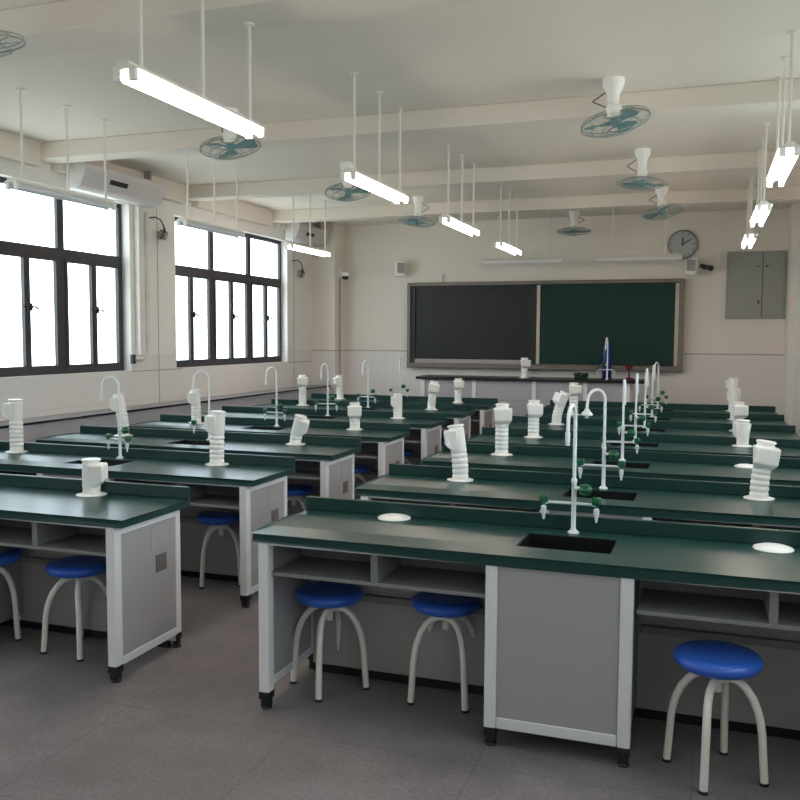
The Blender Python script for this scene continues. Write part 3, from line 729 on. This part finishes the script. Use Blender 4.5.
# blackboard lamps
def board_lamp(label, x0, x1):
    t = thing('board_lamp', label, 'lamp', ((x0+x1)/2, 12.3, 2.72), 0, 'unlit lamps above the board'); L = (x1-x0)/2
    b = BM(); prof = [(-.06, .0), (-.07, .03), (-.02, .075), (.03, .075), (.06, .05), (.05, .0)]
    va = [b.verts.new((-L, y, z)) for y, z in prof]; vb = [b.verts.new((L, y, z)) for y, z in prof]
    b.faces.new(va); b.faces.new(vb[::-1])
    for k in range(6): b.faces.new((va[k], vb[k], vb[(k+1) % 6], va[(k+1) % 6]))
    obj('housing', b, M['white'], t)
    b = BM(); tube(b, [(-L+.03, .0, .0), (L-.03, .0, .0)], .014, 12); obj('tube', b, M['tubeoff'], t, True)
    for s in (-1, 1):
        b = BM(); tube(b, [(s*L*.62, .0, .07), (s*L*.62, 0, H-2.72)], .009, 8); obj('hanging_rod', b, M['leg'], t, True)
board_lamp('unlit long white lamp above the dark screen half of the board', -3.06, -1.9)
board_lamp('unlit long white lamp above the green half of the board', -1.44, -.32)

# ------------------------------------------------------------------ orbit fans
def fan(label, x, y, tx, ty, spin=0., drop=.0, loop=PI):
    t = thing('ceiling_fan', label, 'fan', (x, y, H), 0, 'small caged ceiling fans')
    b = BM(); lathe(b, [(.0005, 0), (.075, 0), (.075, -.03), (.066, -.06), (.044, -.1), (.04, -.14), (.04, -.17-drop), (.03, -.18-drop), (.0005, -.18-drop)], 24, cap=False); obj('mount', b, M['pvc'], t, True)
    b = BM(); c = (math.cos(loop), math.sin(loop)); tube(b, [(c[0]*(.035+.11*math.sin(q*PI/14)), c[1]*(.035+.11*math.sin(q*PI/14)), -.07-(.125+drop)*(q/14.+.10*math.sin(q*PI/7))) for q in range(15)], .0042, 6); obj('cable', b, M['cable'], t, True)
    rot = Matrix.Rotation(ty, 4, 'Y') @ Matrix.Rotation(tx, 4, 'X'); piv = Matrix.Translation((0, 0, -.2-drop))
    b = BM(); ball(b, (0, 0, 0), .05, .05, .045, 16); tube(b, [(0, 0, .02), (0, 0, -.05)], .045, 16); tube(b, [(.045, 0, 0), (.06, 0, .0)], .02, 10); mo = obj('motor', b, M['pvc'], t, True); mo.matrix_local = piv @ rot
    R0 = .235; b = BM(); zc = -.095
    def ring(r, z, w): tube(b, [(r*math.cos(2*PI*k/40), r*math.sin(2*PI*k/40), z) for k in range(41)], w, 6, caps=False)
    ring(R0, zc, .0055); ring(R0*.985, zc+.02, .0035); ring(R0*.72, zc-.035, .0028); ring(R0*.40, zc-.047, .0028); ring(.05, zc-.05, .006); ring(.06, zc+.055, .006); ring(R0*.7, zc+.042, .0028)
    for k in range(28):
        a = 2*PI*k/28; ca, sa = math.cos(a), math.sin(a)
        tube(b, [(.05*ca, .05*sa, zc-.05), (R0*.4*ca, R0*.4*sa, zc-.047), (R0*.72*ca, R0*.72*sa, zc-.035), (R0*ca, R0*sa, zc), (R0*.7*ca, R0*.7*sa, zc+.042), (.06*ca, .06*sa, zc+.055)], .0010, 4, caps=False)
    cg = obj('cage', b, M['wire'], t, True); cg.matrix_local = piv @ rot
    b = BM(); lathe(b, [(.0005, zc+.03), (.032, zc+.03), (.034, zc-.02), (.02, zc-.032), (.0005, zc-.034)], 18, cap=False); hb = obj('hub', b, M['teal'], t, True); hb.matrix_local = piv @ rot
    for k in range(3):
        b = BM(); a0 = spin+k*2*PI/3; rows = []
        for i in range(9):
            r = .03+(R0-.05)*i/8; wdt = (.25+.75*math.sin(min(1, i/6.)*PI/2))*.85*(1 if i < 7 else (.9 if i == 7 else .62)); row = []
            for j in range(6):
                a = a0+wdt*(j/5.-.35); row.append((r*math.cos(a), r*math.sin(a), zc + .028*(j/5.-.5)))
            rows.append(row)
        vt = [[b.verts.new(p) for p in row] for row in rows]; vl = [[b.verts.new((p[0], p[1], p[2]-.003)) for p in row] for row in rows]
        for i in range(8):
            for j in range(5): b.faces.new((vt[i][j], vt[i+1][j], vt[i+1][j+1], vt[i][j+1])); b.faces.new((vl[i][j], vl[i][j+1], vl[i+1][j+1], vl[i+1][j]))
        for i in range(8): b.faces.new((vt[i][0], vl[i][0], vl[i+1][0], vt[i+1][0])); b.faces.new((vt[i][5], vt[i+1][5], vl[i+1][5], vl[i][5]))
        for j in range(5): b.faces.new((vt[0][j], vt[0][j+1], vl[0][j+1], vl[0][j])); b.faces.new((vt[8][j], vl[8][j], vl[8][j+1], vt[8][j+1]))
        bl = obj('blade', b, M['teal'], hb, True)
    return t
fan('caged teal fan, biggest of the line over the benches away from the windows', -.64, 6.22, R(33), R(-9), .9, 0, 2.9)
fan('caged teal fan, second in the line away from the windows, cage almost level', -.60, 8.58, R(2), R(3), .3, .02, 2.9)
fan('caged teal fan above the clock, cage tipped', -.53, 10.78, R(-8), R(-10), .6, 0, 2.9)
fan('small caged fan hanging alone before the board, cage level', -1.78, 12.45, R(2), R(0), .2, -.02, 0)
fan('caged fan above the wall speaker, cage level', -3.46, 10.56, R(-4), R(6), .4, .02, 0)
fan('caged teal fan behind the biggest lamp', -3.56, 6.10, R(30), R(10), 2.9, 0, 2.5)
fan('caged teal fan behind the second lamp of the middle line', -3.49, 8.33, R(28), R(8), 2.7, 0, 2.5)
fan('grey cage fan cut off at the upper corner of the photo', -3.55, 3.56, R(10), R(-4), .5, 0, 2.5)

# ------------------------------------------------------------------ daylight, camera
w = bpy.data.worlds.new('overcast_sky'); scene.world = w; w.use_nodes = True; nt = w.node_tree; bg = nt.nodes['Background']
tc = nt.nodes.new('ShaderNodeTexCoord'); sp = nt.nodes.new('ShaderNodeSeparateXYZ'); nt.links.new(tc.outputs['Generated'], sp.inputs[0])
rp = nt.nodes.new('ShaderNodeValToRGB'); rp.color_ramp.elements[0].position = .40; rp.color_ramp.elements[0].color = (.62, .66, .66, 1)
rp.color_ramp.elements[1].position = .56; rp.color_ramp.elements[1].color = (.83, .915, 1, 1)
mr = nt.nodes.new('ShaderNodeMapRange'); mr.inputs[1].default_value = -1; mr.inputs[2].default_value = 1; nt.links.new(sp.outputs['Z'], mr.inputs[0]); nt.links.new(mr.outputs[0], rp.inputs[0])
nt.links.new(rp.outputs[0], bg.inputs[0]); bg.inputs[1].default_value = 6.6

f, yaw, pit, rol, hc = 870.2, .3361, .0722, .0051, 1.6655
fw = Vector((-math.sin(yaw)*math.cos(pit), math.cos(yaw)*math.cos(pit), -math.sin(pit)))
rt = Vector((math.cos(yaw), math.sin(yaw), 0)); up = rt.cross(fw)
r2 = rt*math.cos(rol)+up*math.sin(rol); u2 = -rt*math.sin(rol)+up*math.cos(rol)
cd = bpy.data.cameras.new('camera'); cd.sensor_width = 36; cd.lens = f/800*36; cd.clip_start = .05
co = bpy.data.objects.new('camera', cd); C.objects.link(co)
co.matrix_world = Matrix(((r2.x, u2.x, -fw.x, 0), (r2.y, u2.y, -fw.y, 0), (r2.z, u2.z, -fw.z, hc), (0, 0, 0, 1)))
scene.camera = co
scene.view_settings.view_transform = 'Standard'; scene.view_settings.look = 'None'; scene.view_settings.gamma = 1; scene.view_settings.use_curve_mapping = False
scene.view_settings.exposure = -.06
cy = scene.cycles
cy.max_bounces = 10; cy.diffuse_bounces = 6; cy.glossy_bounces = 4; cy.transparent_max_bounces = 24; cy.use_denoising = True
cy.caustics_reflective = False; cy.caustics_refractive = False; cy.sample_clamp_indirect = 6
